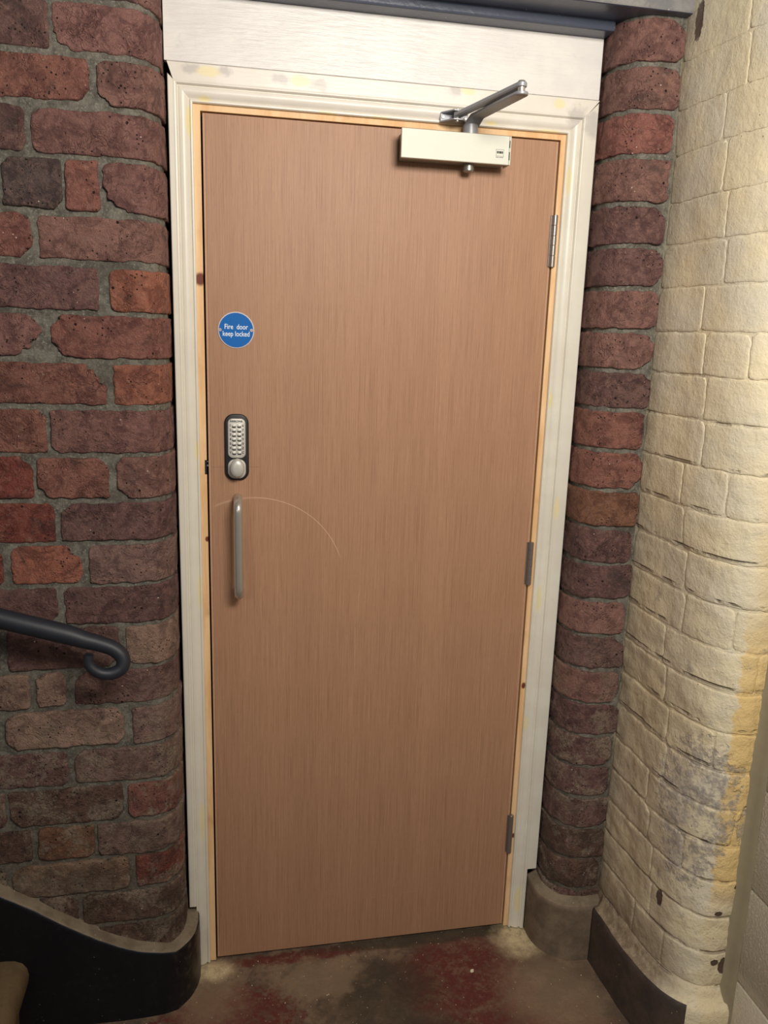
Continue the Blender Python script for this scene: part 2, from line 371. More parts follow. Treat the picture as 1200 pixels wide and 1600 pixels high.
M['ink_grey'] = plain('grey_print', (120, 120, 112), 0.6)
M['blue'] = plain('blue_sign_face', (0, 100, 180), 0.5, 0, 0.25, 0.03, 30)
M['white'] = plain('white_print', (238, 244, 250), 0.4, 0, 0.5, 0.01)
M['sign_rim'] = plain('pale_metal_rim', (216, 204, 200), 0.30, 0.6, 0.5, 0.03)
M['dark'] = plain('gap_shade_dark', (20, 16, 12), 0.9)  # near-black puts the shade of the frame gaps into the colour
M['chip'] = plain('plaster_chip', (235, 225, 190), 0.8)

# ------------------------------------------------------------ object helpers
def link(name, me, mats, parent=None, label=None, cat=None, kind=None, group=None, smooth=False, color=None):
    for m in (mats if isinstance(mats, (list, tuple)) else [mats]): me.materials.append(m)
    if smooth:
        for p in me.polygons: p.use_smooth = True
    o = bpy.data.objects.new(name, me); COL.objects.link(o)
    if parent: o.parent = parent
    tag(o, label, cat, kind, group)
    if color: o.color = color
    return o
def tag(o, label=None, cat=None, kind=None, group=None):
    if label: o['label'] = label
    if cat: o['category'] = cat
    if kind: o['kind'] = kind
    if group: o['group'] = group
    return o
def empty(name, loc, **kw):
    o = bpy.data.objects.new(name, None); COL.objects.link(o); o.location = loc; o.empty_display_size = 0.03
    return tag(o, **kw)
def mesh(name, v, f, mi=None):
    me = bpy.data.meshes.new(name); me.from_pydata([tuple(p) for p in v], [], f)
    if mi:
        for p, i in zip(me.polygons, mi): p.material_index = i
    me.update(); return me
def frombm(name, bm):
    bmesh.ops.recalc_face_normals(bm, faces=bm.faces)
    me = bpy.data.meshes.new(name); bm.to_mesh(me); bm.free(); return me
def bx(bm, x0, x1, y0, y1, z0, z1, bev=0.0, seg=2):
    r = bmesh.ops.create_cube(bm, size=1)
    vs = r['verts']
    for v in vs: v.co = Vector(((x0 + x1) / 2 + v.co.x * (x1 - x0), (y0 + y1) / 2 + v.co.y * (y1 - y0), (z0 + z1) / 2 + v.co.z * (z1 - z0)))
    if bev:
        es = list({e for v in vs for e in v.link_edges})
        bmesh.ops.bevel(bm, geom=es, offset=bev, segments=seg, affect='EDGES', profile=0.5)
def box_mesh(x0, x1, y0, y1, z0, z1, bev=0.0, seg=2):
    bm = bmesh.new(); bx(bm, x0, x1, y0, y1, z0, z1, bev, seg); return frombm('box', bm)
def cyl(bm, p, q, r0, r1=None, n=24, bev=0.0):
    r1 = r0 if r1 is None else r1
    p, q = Vector(p), Vector(q); d = (q - p); L = d.length; d.normalize()
    a = d.orthogonal().normalized(); b = d.cross(a)
    rings = [(0, r0 - bev), (bev, r0), (L - bev, r1), (L, r1 - bev)] if bev else [(0, r0), (L, r1)]
    R = []
    for (h, r) in rings:
        R.append([bm.verts.new(p + d * h + a * (r * math.cos(2 * math.pi * i / n)) + b * (r * math.sin(2 * math.pi * i / n))) for i in range(n)])
    for k in range(len(R) - 1):
        for i in range(n): bm.faces.new((R[k][i], R[k][(i + 1) % n], R[k + 1][(i + 1) % n], R[k + 1][i]))
    bm.faces.new(list(reversed(R[0]))); bm.faces.new(R[-1])
def tube(bm, pts, rad, n=16, squash=None):
    pts = [Vector(p) for p in pts]; rad = rad if isinstance(rad, list) else [rad] * len(pts)
    T = [(pts[min(i + 1, len(pts) - 1)] - pts[max(i - 1, 0)]).normalized() for i in range(len(pts))]
    a = T[0].orthogonal().normalized() if squash is None else (squash - T[0] * squash.dot(T[0])).normalized()
    prev = None
    for i, p in enumerate(pts):
        a = (a - T[i] * a.dot(T[i])).normalized(); b = T[i].cross(a)
        ring = [bm.verts.new(p + a * (rad[i] * math.cos(2 * math.pi * k / n)) + b * (rad[i] * math.sin(2 * math.pi * k / n))) for k in range(n)]
        if prev:
            for k in range(n): bm.faces.new((prev[k], prev[(k + 1) % n], ring[(k + 1) % n], ring[k]))
        else: bm.faces.new(list(reversed(ring)))
        prev = ring
    bm.faces.new(prev)
def smooth_by_angle(me, ang=35):
    for p in me.polygons: p.use_smooth = True
    bm = bmesh.new(); bm.from_mesh(me)
    for e in bm.edges:
        e.smooth = not (len(e.link_faces) == 2 and e.calc_face_angle(0) > math.radians(ang))
    bm.to_mesh(me); bm.free(); return me
def text_mesh(s, size, loc, ext=0.0002, align='CENTER', bold=0.0, xs=1.0):
    cu = bpy.data.curves.new('t', 'FONT'); cu.body = s; cu.size = size; cu.align_x = align; cu.align_y = 'CENTER'
    cu.extrude = ext; cu.offset = bold; cu.resolution_u = 3
    o = bpy.data.objects.new('t', cu); COL.objects.link(o)
    bpy.context.view_layer.update()
    me = bpy.data.meshes.new_from_object(o.evaluated_get(bpy.context.evaluated_depsgraph_get()))
    bpy.data.objects.remove(o); bpy.data.curves.remove(cu)
    for v in me.vertices: v.co = Vector((loc[0] + v.co.x * xs, loc[1] - v.co.z, loc[2] + v.co.y))
    return me

# ------------------------------------------------------------ wall paths (plan curves)
class Path:
    """polyline in plan; s is the arc length; the outward normal lies to one side"""
    def __init__(s, pts, side):
        s.p = [Vector(q) for q in pts]; s.side = side; s.c = [0.0]
        for a, b in zip(s.p, s.p[1:]): s.c.append(s.c[-1] + (b - a).length)
        s.L = s.c[-1]
        def nrm(d): return Vector((d.y, -d.x)) * side
        N = [nrm((b - a).normalized()) for a, b in zip(s.p, s.p[1:])]
        s.n = [N[0]] + [(N[i] + N[i + 1]).normalized() for i in range(len(N) - 1)] + [N[-1]]
    def at(s, t, d=0.0):
        t = max(0.0, min(s.L - 1e-9, t)); i = 0
        lo, hi = 0, len(s.c) - 1
        while hi - lo > 1:
            m = (lo + hi) // 2
            if s.c[m] <= t: lo = m
            else: hi = m
        k = (t - s.c[lo]) / (s.c[lo + 1] - s.c[lo])
        q = s.p[lo].lerp(s.p[lo + 1], k); n = s.n[lo].lerp(s.n[lo + 1], k).normalized()
        return q + n * d
def arc(cx, cy, r, a0, a1, n=14):
    return [(cx + r * math.cos(math.radians(a0 + (a1 - a0) * i / n)), cy + r * math.sin(math.radians(a0 + (a1 - a0) * i / n))) for i in range(n + 1)]
# left wall: from behind the frame, round the bullnose, then away to the left
PL = Path([(-0.072, 0.09), (-0.072, -0.045), (-0.0765, -0.068), (-0.086, -0.089), (-0.1055, -0.1125), (-0.128, -0.1175), (-0.16, -0.12), (-1.25, -0.12)], -1)
# right brick pier: bullnose then short flat to the corner
PP = Path([(0.845, 0.09)] + arc(0.92, -0.045, 0.075, 180, 270) + [(0.985, -0.12)], 1)
# painted wall: side face, broad bullnose, outer face
PW = Path([(0.969, -0.08), (0.970, -0.16)] + [((1 - t) ** 2 * 0.974 + 2 * t * (1 - t) * 0.980 + t * t * 1.095, (1 - t) ** 2 * -0.26 + 2 * t * (1 - t) * -0.478 + t * t * -0.46) for t in [i / 18 for i in range(19)]] + [(1.16, -0.46)], 1)
def sx(path, x):      # arc length of the flat stretch at a given x (left wall)
    return path.L - (x + 1.25)

def N3(x, y, z): return noise.noise(Vector((x, y, z)))

def brick_mesh(path, s0, s1, z0, z1, proud=0.0, rough=1.0, rnd_=rnd, chips=None, edge=0.0028, back=-0.022, edepth=None, flow=None, step=0.0072):
    edepth = edge if edepth is None else edepth
    seed = rnd_.uniform(0, 900)
    ls, lz = s1 - s0, z1 - z0
    def samples(L, step, ed):
        m = max(2, int(round((L - 2 * ed * 2.4) / step)))
        a = [0, ed * 0.35, ed, ed * 2.4]
        return a + [ed * 2.4 + (L - ed * 4.8) * i / m for i in range(1, m)] + [L - v for v in reversed(a)]
    US, VS = samples(ls, step, edge), samples(lz, step, edge)
    if chips is None:
        chips = [rnd_.uniform(0.002, 0.009) if rnd_.random() < 0.66 else rnd_.uniform(0.012, 0.026) for _ in range(4)]
    tilt = rnd_.uniform(-0.0015, 0.0015); bow = rnd_.uniform(-0.001, 0.001)
    V = []; nu, nv = len(US), len(VS)
    def outline(u, v):
        # wobble of the four edges, fading inwards, and cut corners
        du, dv = u, v
        fu = min(u, ls - u); fv = min(v, lz - v)
        wl = 0.0034 * rough
        ku = max(0, 1 - fu / 0.018); kv = max(0, 1 - fv / 0.018)
        du += ku * (wl * N3(v * 70, seed, 1 if u < ls / 2 else 7) + 0.0012 * rough * N3(v * 260, seed, 3))
        dv += kv * (wl * N3(u * 45, seed, 11 if v < lz / 2 else 17) + 0.0014 * rough * N3(u * 220, seed, 5)) + tilt * (u / ls - 0.5) * 2
        k = (0 if u < ls / 2 else 1) + (0 if v < lz / 2 else 2); c = chips[k] * rough
        q = c * (1 + 0.35 * N3(u * 60, v * 60, seed + 2)) - (fu + fv) + 0.12 * c * N3(u * 190, v * 190, seed)
        if q > 0:
            su = 1 if u < ls / 2 else -1; sv = 1 if v < lz / 2 else -1
            du += su * q * 0.5; dv += sv * q * 0.5
        return du, dv
    for j, v in enumerate(VS):
        for i, u in enumerate(US):
            fu = min(u, ls - u); fv = min(v, lz - v); f = min(fu, fv, edge)
            rd = -(1 - math.sqrt(max(0, 1 - (1 - f / edge) ** 2))) * edepth
            u2, v2 = outline(u, v)
            dd = proud + rd + (rough * (0.0022 * N3(u * 26, v * 30, seed) + 0.0016 * N3(u * 70, v * 90, seed + 9)) + bow if flow is None else flow(s0 + u2, z0 + v2))
            p = path.at(s0 + u2, dd); V.append((p.x, p.y, z0 + v2))
    F = []
    for j in range(nv - 1):
        for i in range(nu - 1):
            a = j * nu + i; F.append((a, a + 1, a + nu + 1, a + nu))
    # skirt running back into the mortar
    loop = [i for i in range(nu)] + [j * nu + nu - 1 for j in range(1, nv)] + [(nv - 1) * nu + i for i in range(nu - 2, -1, -1)] + [j * nu for j in range(nv - 2, 0, -1)]
    b0 = len(V)
    for q in loop:
        j, i = divmod(q, nu); u2, v2 = outline(US[i], VS[j]); p = path.at(s0 + u2, back); V.append((p.x, p.y, z0 + v2))
    n = len(loop)
    for k in range(n): F.append((loop[k], b0 + k, b0 + (k + 1) % n, loop[(k + 1) % n]))
    me = mesh('brick', V, F)
    bm = bmesh.new(); bm.from_mesh(me); bmesh.ops.recalc_face_normals(bm, faces=bm.faces)
    # open shell: orient the front to the outside
    bm.faces.ensure_lookup_table(); fc = bm.faces[(nv // 2) * (nu - 1) + nu // 2]
    c = fc.calc_center_median(); sm = s0 + ls * ((nu // 2) + 0.5) / (nu - 1)
    q0 = path.at(sm, 0); q1 = path.at(sm, 1); out = (q1 - q0)
    if fc.normal.x * out.x + fc.normal.y * out.y < 0: bmesh.ops.reverse_faces(bm, faces=bm.faces)
    bm.to_mesh(me); bm.free()
    return me
def recenter(o):
    me = o.data; c = Vector((0, 0, 0))
    for v in me.vertices: c += v.co
    c /= len(me.vertices)
    for v in me.vertices: v.co -= c
    o.location = c
def sheet(path, s0, s1, z0, z1, step=0.011, d=-0.007, amp=0.003, seed=0.0, fn=None):
    ns = int((s1 - s0) / step); nz = int((z1 - z0) / step); V = []; F = []
    for j in range(nz + 1):
        for i in range(ns + 1):
            s = s0 + (s1 - s0) * i / ns; z = z0 + (z1 - z0) * j / nz
            dd = d + amp * (N3(s * 30, z * 30, seed) * 0.7 + N3(s * 110, z * 110, seed + 4) * 0.5) + (fn(s, z) if fn else 0)
            p = path.at(s, dd); V.append((p.x, p.y, z))
    for j in range(nz):
        for i in range(ns):
            a = j * (ns + 1) + i; q = (a, a + 1, a + ns + 2, a + ns + 1)
            F.append(q if path.side > 0 else q[::-1])
    return mesh('sheet', V, F)

# ------------------------------------------------------------ floor
FZ = -0.008
def build_floor():
    xs = [-1.35 + 0.03 * i for i in range(int(2.9 / 0.03) + 1)]; ys = [0.12 - 0.03 * i for i in range(int(2.7 / 0.03) + 1)]
    V = []; F = []; n = len(xs)
    for y in ys:
        for x in xs: V.append((x, y, FZ + 0.0015 * N3(x * 6, y * 6, 1) - 0.0015))
    for j in range(len(ys) - 1):
        for i in range(n - 1):
            a = j * n + i; F.append((a, a + n, a + n + 1, a + 1))
    link('floor', mesh('floor', V, F), M['floor'], kind='structure', smooth=True,
         label='worn concrete floor with flaking dark red paint and plaster dust', cat='floor')
build_floor()

# ------------------------------------------------------------ walls of brick
ALB = dict(M=(150, 110, 101), D=(126, 94, 89), R=(152, 102, 90), O=(172, 110, 90), H=(144, 80, 68), B=(142, 100, 78),
           K=(104, 88, 84), P=(166, 136, 120), G=(144, 116, 106), Y=(146, 122, 98), X=(112, 88, 74))
def bcol(k):
    c = lin(ALB[k]); f = rnd.uniform(0.92, 1.08)
    return (min(1, c[0] * f), c[1] * f * rnd.uniform(0.96, 1.04), c[2] * f, 1)

wall_left = link('wall_left', sheet(PL, 0.0, PL.L, FZ - 0.01, 2.215, 0.009, -0.0048, 0.0040, 2), M['mortar'], kind='structure', smooth=True,
    label='old red brick wall with rounded end left of the door', cat='wall')
ZL = [2.215, 2.122, 2.033, 1.947, 1.860, 1.762, 1.673, 1.582, 1.492, 1.402, 1.308, 1.215, 1.126, 1.037, 0.949, 0.852, 0.765, 0.671, 0.581, 0.489, 0.400, 0.312, 0.225, 0.14, 0.05]
ROWS = [
 ('M', []), 
 ('DM', [(-0.422, -0.26), (-0.253, None)]), ('RM', [(-0.46, -0.196), (-0.182, None)]), ('DM', [(-0.52, -0.31), (-0.30, None)]),
 ('KRM', [(-0.355, -0.253), (-0.246, -0.187), (-0.180, None)]), ('RM', [(-0.537, -0.311), (-0.298, None)]),
 ('DO', [(-0.437, -0.196), (-0.176, None)]), ('MR', [(-0.51, -0.303), (-0.286, None)]), ('RO', [(-0.451, -0.189), (-0.176, None)]),
 ('RM', [(-0.526, -0.306), (-0.298, None)]), ('HRM', [(-0.466, -0.336), (-0.328, -0.193), (-0.178, None)]), ('HD', [(-0.542, -0.300), (-0.289, None)]),
 ('HOG', [(-0.55, -0.405), (-0.389, -0.254), (-0.239, None)]), ('DD', [(-0.557, -0.305), (-0.291, None)]), ('DDP', [(-0.565, -0.424), (-0.408, -0.188), (-0.174, None)]),
 ('PPD', [(-0.574, -0.371), (-0.358, -0.299), (-0.283, None)]), ('DPG', [(-0.509, -0.44), (-0.424, -0.186), (-0.167, None)]), ('DG', [(-0.589, -0.305), (-0.290, None)]),
 ('DXR', [(-0.597, -0.436), (-0.428, -0.194), (-0.184, None)]), ('XBG', [(-0.654, -0.39), (-0.376, -0.258), (-0.251, None)]), ('XYH', [(-0.661, -0.447), (-0.435, -0.188), (-0.174, None)]),
 ('XX', [(-0.669, -0.302), (-0.292, None)]), ('X', []), ('X', [])]
s_at = lambda x: sx(PL, x)
def add_brick(parent, path, s0, s1, z0, z1, k, **kw):
    o = link('brick', brick_mesh(path, s0, s1, z0, z1, **kw), M['brick'], parent, smooth=True, color=bcol(k)); recenter(o); return o
# corners knocked off: (course, brick) -> cut at lower right, lower left, upper right, upper left
CUT = {(1, 1): [.004, .028, .004, .006], (4, 2): [.004, .040, .004, .012], (7, 0): [.046, .005, .026, .004], (7, 1): [.003, .026, .003, .024], (8, 0): [.005, .004, .044, .004],
       (12, 1): [.014, .006, .030, .012], (9, 0): [.004, .004, .018, .004], (14, 2): [.003, .022, .003, .006], (3, 1): [.004, .014, .004, .016], (16, 1): [.018, .020, .016, .02], (20, 1): [.01, .03, .008, .02]}
for r, (cols, bs) in enumerate(ROWS):
    zt = ZL[r] - 0.0055; zb = ZL[r + 1] + 0.0055
    lst = []
    if not bs:
        e = rnd.choice([-0.176, -0.29]); bs = [(e, None)]
    for i, (a, b) in enumerate(bs):
        lst.append((a, b, cols[min(i, len(cols) - 1)]))
    x = bs[0][0] - 0.012
    while x > -1.2:                                   # the courses carry on past the frame
        L = 0.225 if rnd.random() < 0.6 else 0.105
        x0 = max(-1.24, x - L); lst.append((x0, x, rnd.choice('MRDMRB' if r < 13 else 'DXGDP'))); x = x0 - 0.013
    for a, b, k in lst:
        s1 = s_at(a); s0 = 0.045 if b is None else s_at(b)
        if s1 - s0 < 0.03: continue
        chips = None
        chips = CUT.get((r, lst.index((a, b, k))))
        add_brick(wall_left, PL, s0, s1, zb + rnd.uniform(-.0015, .0015), zt + rnd.uniform(-.0015, .0015), k, proud=rnd.uniform(-0.0008, 0.0018), chips=chips)

# red brick pier right of the door
wall_back = link('wall_back', sheet(PP, 0.0, PP.L - 0.002, FZ - 0.01, 2.215, 0.008, -0.0055, 0.0040, 5), M['mortar'], kind='structure', smooth=True,
    label='narrow rounded red brick pier between door frame and cream painted wall', cat='wall')
ZP = [2.205, 2.116, 2.026, 1.940, 1.846, 1.760, 1.672, 1.583, 1.497, 1.410, 1.318, 1.227, 1.138, 1.050, 0.960, 0.872, 0.785, 0.697, 0.611, 0.527, 0.443, 0.356, 0.268, 0.180, 0.095]
for i in range(len(ZP) - 1):
    k = 'MMRMDDMMDRRBDDMDMDDDDXXD'[i % 24]
    ce = 0.118 if i != 9 else 0.12
    se = PP.L - 0.985 + 0.975 - rnd.choice([0.0, 0.002, 0.005, 0.010])
    add_brick(wall_back, PP, 0.06, se, ZP[i + 1] + 0.005, ZP[i] - 0.005, k, proud=rnd.uniform(-0.001, 0.0015), rough=1.15)

# cream painted wall
def wflow(s, z):          # one lumpy coat of paint running over bricks and joints alike
    k = max(0.25, min(1.0, (1.9 - z) / 1.1))
    return 0.0050 * N3(s * 6, z * 5, 3) + k * (0.0030 * N3(s * 20, z * 26, 8) + 0.0016 * N3(s * 60, z * 75, 5))
wall_right = link('wall_right', sheet(PW, 0.0, PW.L, FZ - 0.01, 2.75, 0.007, -0.0022, 0.0, 9, lambda s, z: wflow(s, z) + 0.0015 * max(0.0, 1 - max(0.0, (2.0 - z) / 1.2))), M['paint_brick'], kind='structure', smooth=True,
    label='cream painted rounded brick pier with flaking paint, right of the red bricks', cat='wall')
zc = [2.116 + 0.0885 * i for i in range(7, 0, -1)] + ZP[1:] + [0.008]
sa, sb = 0.040, PW.L - 0.03
for i in range(len(zc) - 1):
    if zc[i + 1] < 0.0: break
    t = [0.072, 0.18, 0.125, 0.21][i % 4] if i % 2 else [0.16, 0.062, 0.20, 0.10][i % 4]
    edges = [sa]; x = sa + t
    while x < sb - 0.05: edges.append(x); x += (0.225 if (i + len(edges)) % 3 else 0.112) + rnd.uniform(-.012, .012)
    edges.append(sb)
    lowf = max(0.0, min(1.0, (2.0 - zc[i]) / 1.2))
    for a, b in zip(edges, edges[1:]):
        pr = -0.0002 + rnd.uniform(-.0006, .0008) * (0.15 + lowf)
        gz = 0.0008 + 0.0010 * lowf
        me = brick_mesh(PW, a + 0.0007, b - 0.0007, zc[i + 1] + gz + rnd.uniform(-.001, .001), zc[i] - gz + rnd.uniform(-.001, .001), proud=pr, rough=0.9, edge=0.0058, edepth=0.0006 + 0.0014 * lowf,
                        back=-0.012, chips=[rnd.uniform(0.003, 0.012) for _ in range(4)], flow=wflow)
        o = link('brick', me, M['paint_brick'], wall_right, smooth=True); recenter(o)

# blockwork wall running towards the viewer
XB = 1.105
wall_block = link('wall_front_right', box_mesh(XB + 0.006, XB + 0.11, -2.35, -0.463, FZ - 0.01, 2.75), M['sealant'], kind='structure',
    label='white rendered blockwork wall at the far right edge', cat='wall')
zb_ = [-0.01, 0.222, 0.45, 0.678, 0.906, 1.134, 1.362, 1.59, 1.818, 2.046, 2.274, 2.502, 2.74]
for i in range(len(zb_) - 1):
    y = -0.492; L = 0.44 if i % 2 else 0.22
    while y > -2.34:
        y0 = max(-2.345, y - L)
        bm = bmesh.new(); bx(bm, XB, XB + 0.10, y0, y, zb_[i] + 0.002, zb_[i + 1] - 0.002, 0.0035, 2)
        o = link('block', frombm('block', bm), M['block'], wall_block, smooth=True); recenter(o)
        y = y0 - 0.004; L = 0.44
# render fillet in the corner between cream wall and blockwork
V = []; F = []; nz = 180
for j in range(nz + 1):
    z = FZ - 0.005 + (2.75 - FZ) * j / nz; wv = 0.004 * N3(z * 9, 3, 1)
    for (x, y) in ((XB - 0.012 + wv, -0.4585), (XB - 0.009 + wv, -0.464), (XB - 0.001, -0.476 + wv), (XB - 0.0015, -0.492 + wv), (XB + 0.004, -0.496 + wv)): V.append((x, y, z))
for j in range(nz):
    for i in range(4): a = j * 5 + i; F.append((a, a + 5, a + 6, a + 1))
link('joint_fillet', mesh('fillet', V, F), M['sealant'], wall_block, smooth=True)

# added backing behind the frame, its dark colour stands in for gap shade
link('gap_shade_backing', box_mesh(-0.30, 1.05, 0.102, 0.14, FZ, 2.45), M['dark'], kind='structure', label='added dark backing behind the door frame, coloured as gap shade', cat='wall')

# ------------------------------------------------------------ plinths (skirtings)
def plinth(path, s0, s1, ztop, off, step=0.012, mats=None, rounding=0.012, name='', ledge=0.006, paint_from=9e9, **kw):
    V = []; F = []; MI = []; n = int((s1 - s0) / step); rows = None
    for i in range(n + 1):
        s = s0 + (s1 - s0) * i / n; zt = ztop(s) + 0.0015 * N3(s * 40, 2, 7)
        prof = []
        for k in range(9): prof.append((off, FZ - 0.004 + (zt - rounding - FZ) * k / 8))
        for k in range(1, 5):
            a = math.radians(90 * k / 4); prof.append((off - rounding * (1 - math.cos(a)), zt - rounding + rounding * math.sin(a)))
        prof.append(((off - rounding) * 0.45, zt + ledge * 0.5)); prof.append((0.0, zt + ledge)); prof.append((-0.012, zt + ledge + 0.001))
        rows = len(prof)
        for (d, z) in prof:
            d2 = d + 0.0016 * N3(s * 14, z * 14, 5) + 0.0006 * N3(s * 60, z * 60, 5)
            p = path.at(s, d2); V.append((p.x, p.y, z))
    for i in range(n):
        for k in range(rows - 1):
            a = i * rows + k; q = (a, a + rows, a + rows + 1, a + 1)
            F.append(q if path.side > 0 else q[::-1]); MI.append(0 if k < 10 and s0 + (s1 - s0) * i / n < paint_from + 0.004 * N3(k * 0.7, 1, 1) else 1)
    # end caps
    F.append(tuple(range(rows))); MI.append(0); F.append(tuple((n) * rows + k for k in reversed(range(rows)))); MI.append(0)
    me = mesh('plinth', V, F, MI)
    return link(name, me, mats, kind='structure', smooth=True, **kw)
zl_tab = [(-1.25, 0.888), (-0.453, 0.350), (-0.391, 0.309), (-0.328, 0.261), (-0.262, 0.217), (-0.213, 0.190), (-0.175, 0.174), (-0.13, 0.160), (-0.10, 0.150)]
def zl(s):
    x = -1.25 + (PL.L - s)
    if x > -0.10: 
        return 0.150 + 0.006 * max(0, 1 - (s - 0.06) / 0.06)
    for (a, za), (b, zb) in zip(zl_tab, zl_tab[1:]):
        if a <= x <= b: return za + (zb - za) * (x - a) / (b - a)
    return 0.15
plinth(PL, 0.072, PL.L - 0.001, zl, 0.031, 0.010, [M['black'], M['cement']], 0.009, 'baseboard_left', 0.004,
    label='black painted curved stair skirting under the left brick wall', cat='skirting')
plinth(PP, 0.088, PP.L - 0.012, lambda s: 0.150, 0.0275, 0.006, [M['cement_dark'], M['cement']], 0.010, 'baseboard_back', 0.010,
    label='bare grey cement plinth curving round the foot of the red brick pier', cat='skirting')
plinth(PW, 0.066, PW.L - 0.03, lambda s: 0.150 - 0.03 * max(0, (s - 0.30)), 0.0275, 0.008, [M['dado'], M['paint_brick']], 0.016, 'baseboard_right', 0.034, 0.372,
    label='dark brown plinth along the foot of the cream painted wall', cat='skirting')

# ------------------------------------------------------------ beam over the door
def beam():
    bm = bmesh.new(); bx(bm, -0.9, 0.985, -0.140, 0.13, 2.205, 2.50, 0.004, 2)
    me = frombm('beam', bm); me.materials.append(M['beam']); me.materials.append(M['beam_lit'])
    for p in me.polygons:
        if p.normal.y < -0.9: p.material_index = 1  # front coloured lighter, the light falling on it is in the paint
    o = bpy.data.objects.new('ceiling_beam', me); COL.objects.link(o)
    tag(o, 'dark blue-grey painted lintel beam over the door and piers', 'beam', 'structure')
    bm = bmesh.new(); bx(bm, -0.071, 0.842, -0.062, -0.002, 2.186, 2.206, 0.004, 2)
    link('soffit_strip', frombm('strip', bm), M['beam'], o)
beam()

# ------------------------------------------------------------ door frame, architraves
frame = empty('trim_1', (0.38, 0, 0), label='bare pine door lining around the brown door', cat='door frame', kind='structure')
frame.name = 'trim_1'
def at0(o, par):      # parent while keeping world coordinates (parents are unrotated)
    o.parent = par; o.location = o.location - par.location; return o
def fbox(name, a, mat, par, bev=0.0006, **kw):
    return at0(link(name, box_mesh(*a, bev, 1), mat, **kw), par)
fbox('jamb', (-0.045, -0.0038, -0.001, 0.10, FZ, 2.05), M['pine'], frame)
fbox('jamb', (0.7638, 0.810, -0.001, 0.10, FZ, 2.05), M['pine'], frame)
fbox('head_rail', (-0.060, 0.835, -0.0008, 0.10, 1.9842, 2.10), M['pine'], frame)
fbox('door_stop', (-0.0038, 0.010, 0.047, 0.10, FZ, 1.9842), M['dark'], frame)  # stops are near-black, not pine: gap shade put into their colour
fbox('door_stop', (0.750, 0.7638, 0.047, 0.10, FZ, 1.9842), M['dark'], frame)
fbox('door_stop', (0.010, 0.750, 0.047, 0.10, 1.972, 1.9842), M['dark'], frame)
fbox('keep_plate', (-0.0082, -0.0036, -0.0016, 0.03, 1.247, 1.279), M['lock_black'], frame, label='black latch keep with bright screws')
fbox('latch_bolt', (-0.0040, 0.0005, 0.004, 0.02, 1.2640, 1.2675), M['steel'], frame)
fbox('screw', (-0.0040, 0.0003, 0.004, 0.01, 1.2735, 1.2755), M['steel'], frame)

PROF = [(0, 0.0), (0, 0.0075), (0.0015, 0.0098), (0.004, 0.0100), (0.0055, 0.0088), (0.0065, 0.0060), (0.009, 0.0082), (0.0125, 0.0115), (0.017, 0.0138), (0.0215, 0.0148), (0.0255, 0.0140),
        (0.0280, 0.0118), (0.0290, 0.0118), (0.0302, 0.0160), (0.0320, 0.0183), (0.0345, 0.0187), (0.0362, 0.0180), (0.0380, 0.0180)]
def arch_leg(xin, sgn, W, tn, zin, zn):
    pr = [p for p in PROF if p[0] < W - 0.002] + [(W - 0.0015, 0.018), (W, 0.0165), (W, 0.0)]
    bm = bmesh.new()
    def prism(pp, zbot):
        n = len(pp); top = [bm.verts.new((xin + sgn * t, -h, zin + t)) for t, h in pp]; bot = [bm.verts.new((xin + sgn * t, -h, zbot)) for t, h in pp]
        for i in range(n): j = (i + 1) % n; bm.faces.new((top[i], top[j], bot[j], bot[i]))
        bm.faces.new(top[::-1]); bm.faces.new(bot)
    hn = 0.018 if tn > 0.0345 else 0.0165
    a = [p for p in pr if p[0] < tn] + [(tn, hn), (tn, 0)]
    b = [(tn, 0), (tn, hn)] + [p for p in pr if p[0] > tn]
    prism(a, FZ + 0.002); prism(b, zn)
    return smooth_by_angle(frombm('arch', bm), 25)
XL, XR, ZH = -0.0178, 0.7752, 1.9965
link('trim_2', arch_leg(XL, -1, 0.0472, 0.0305, ZH, 0.168), M['trim_left'], kind='structure', label='white moulded architrave up the left side of the door', cat='architrave')
link('trim_3', arch_leg(XR, 1, 0.064, 0.0385, ZH, 0.176), M['trim_right'], kind='structure', label='white moulded architrave up the hinge side of the door', cat='architrave')
def arch_head():
    W = 0.069; pr = PROF + [(W - 0.0015, 0.018), (W, 0.0165), (W, 0.0)]
    bm = bmesh.new()
    A = [bm.verts.new((XL - min(t, 0.0472), -h, ZH + t)) for t, h in pr]; B = [bm.verts.new((XR + min(t, 0.064), -h, ZH + t)) for t, h in pr]
    n = len(pr)
    for i in range(n): j = (i + 1) % n; bm.faces.new((A[i], A[j], B[j], B[i]))
    bm.faces.new(A[::-1]); bm.faces.new(B)
    return smooth_by_angle(frombm('arch', bm), 25)
link('trim_4', arch_head(), M['trim_head'], kind='structure', label='white moulded head architrave with yellow filler spots above the door', cat='architrave')
link('trim_5', box_mesh(-0.0705, 0.8385, -0.0165, 0.0, 2.0662, 2.186, 0.0012, 2), M['fascia'], kind='structure', label='wide flat white painted board between architrave and beam', cat='board')

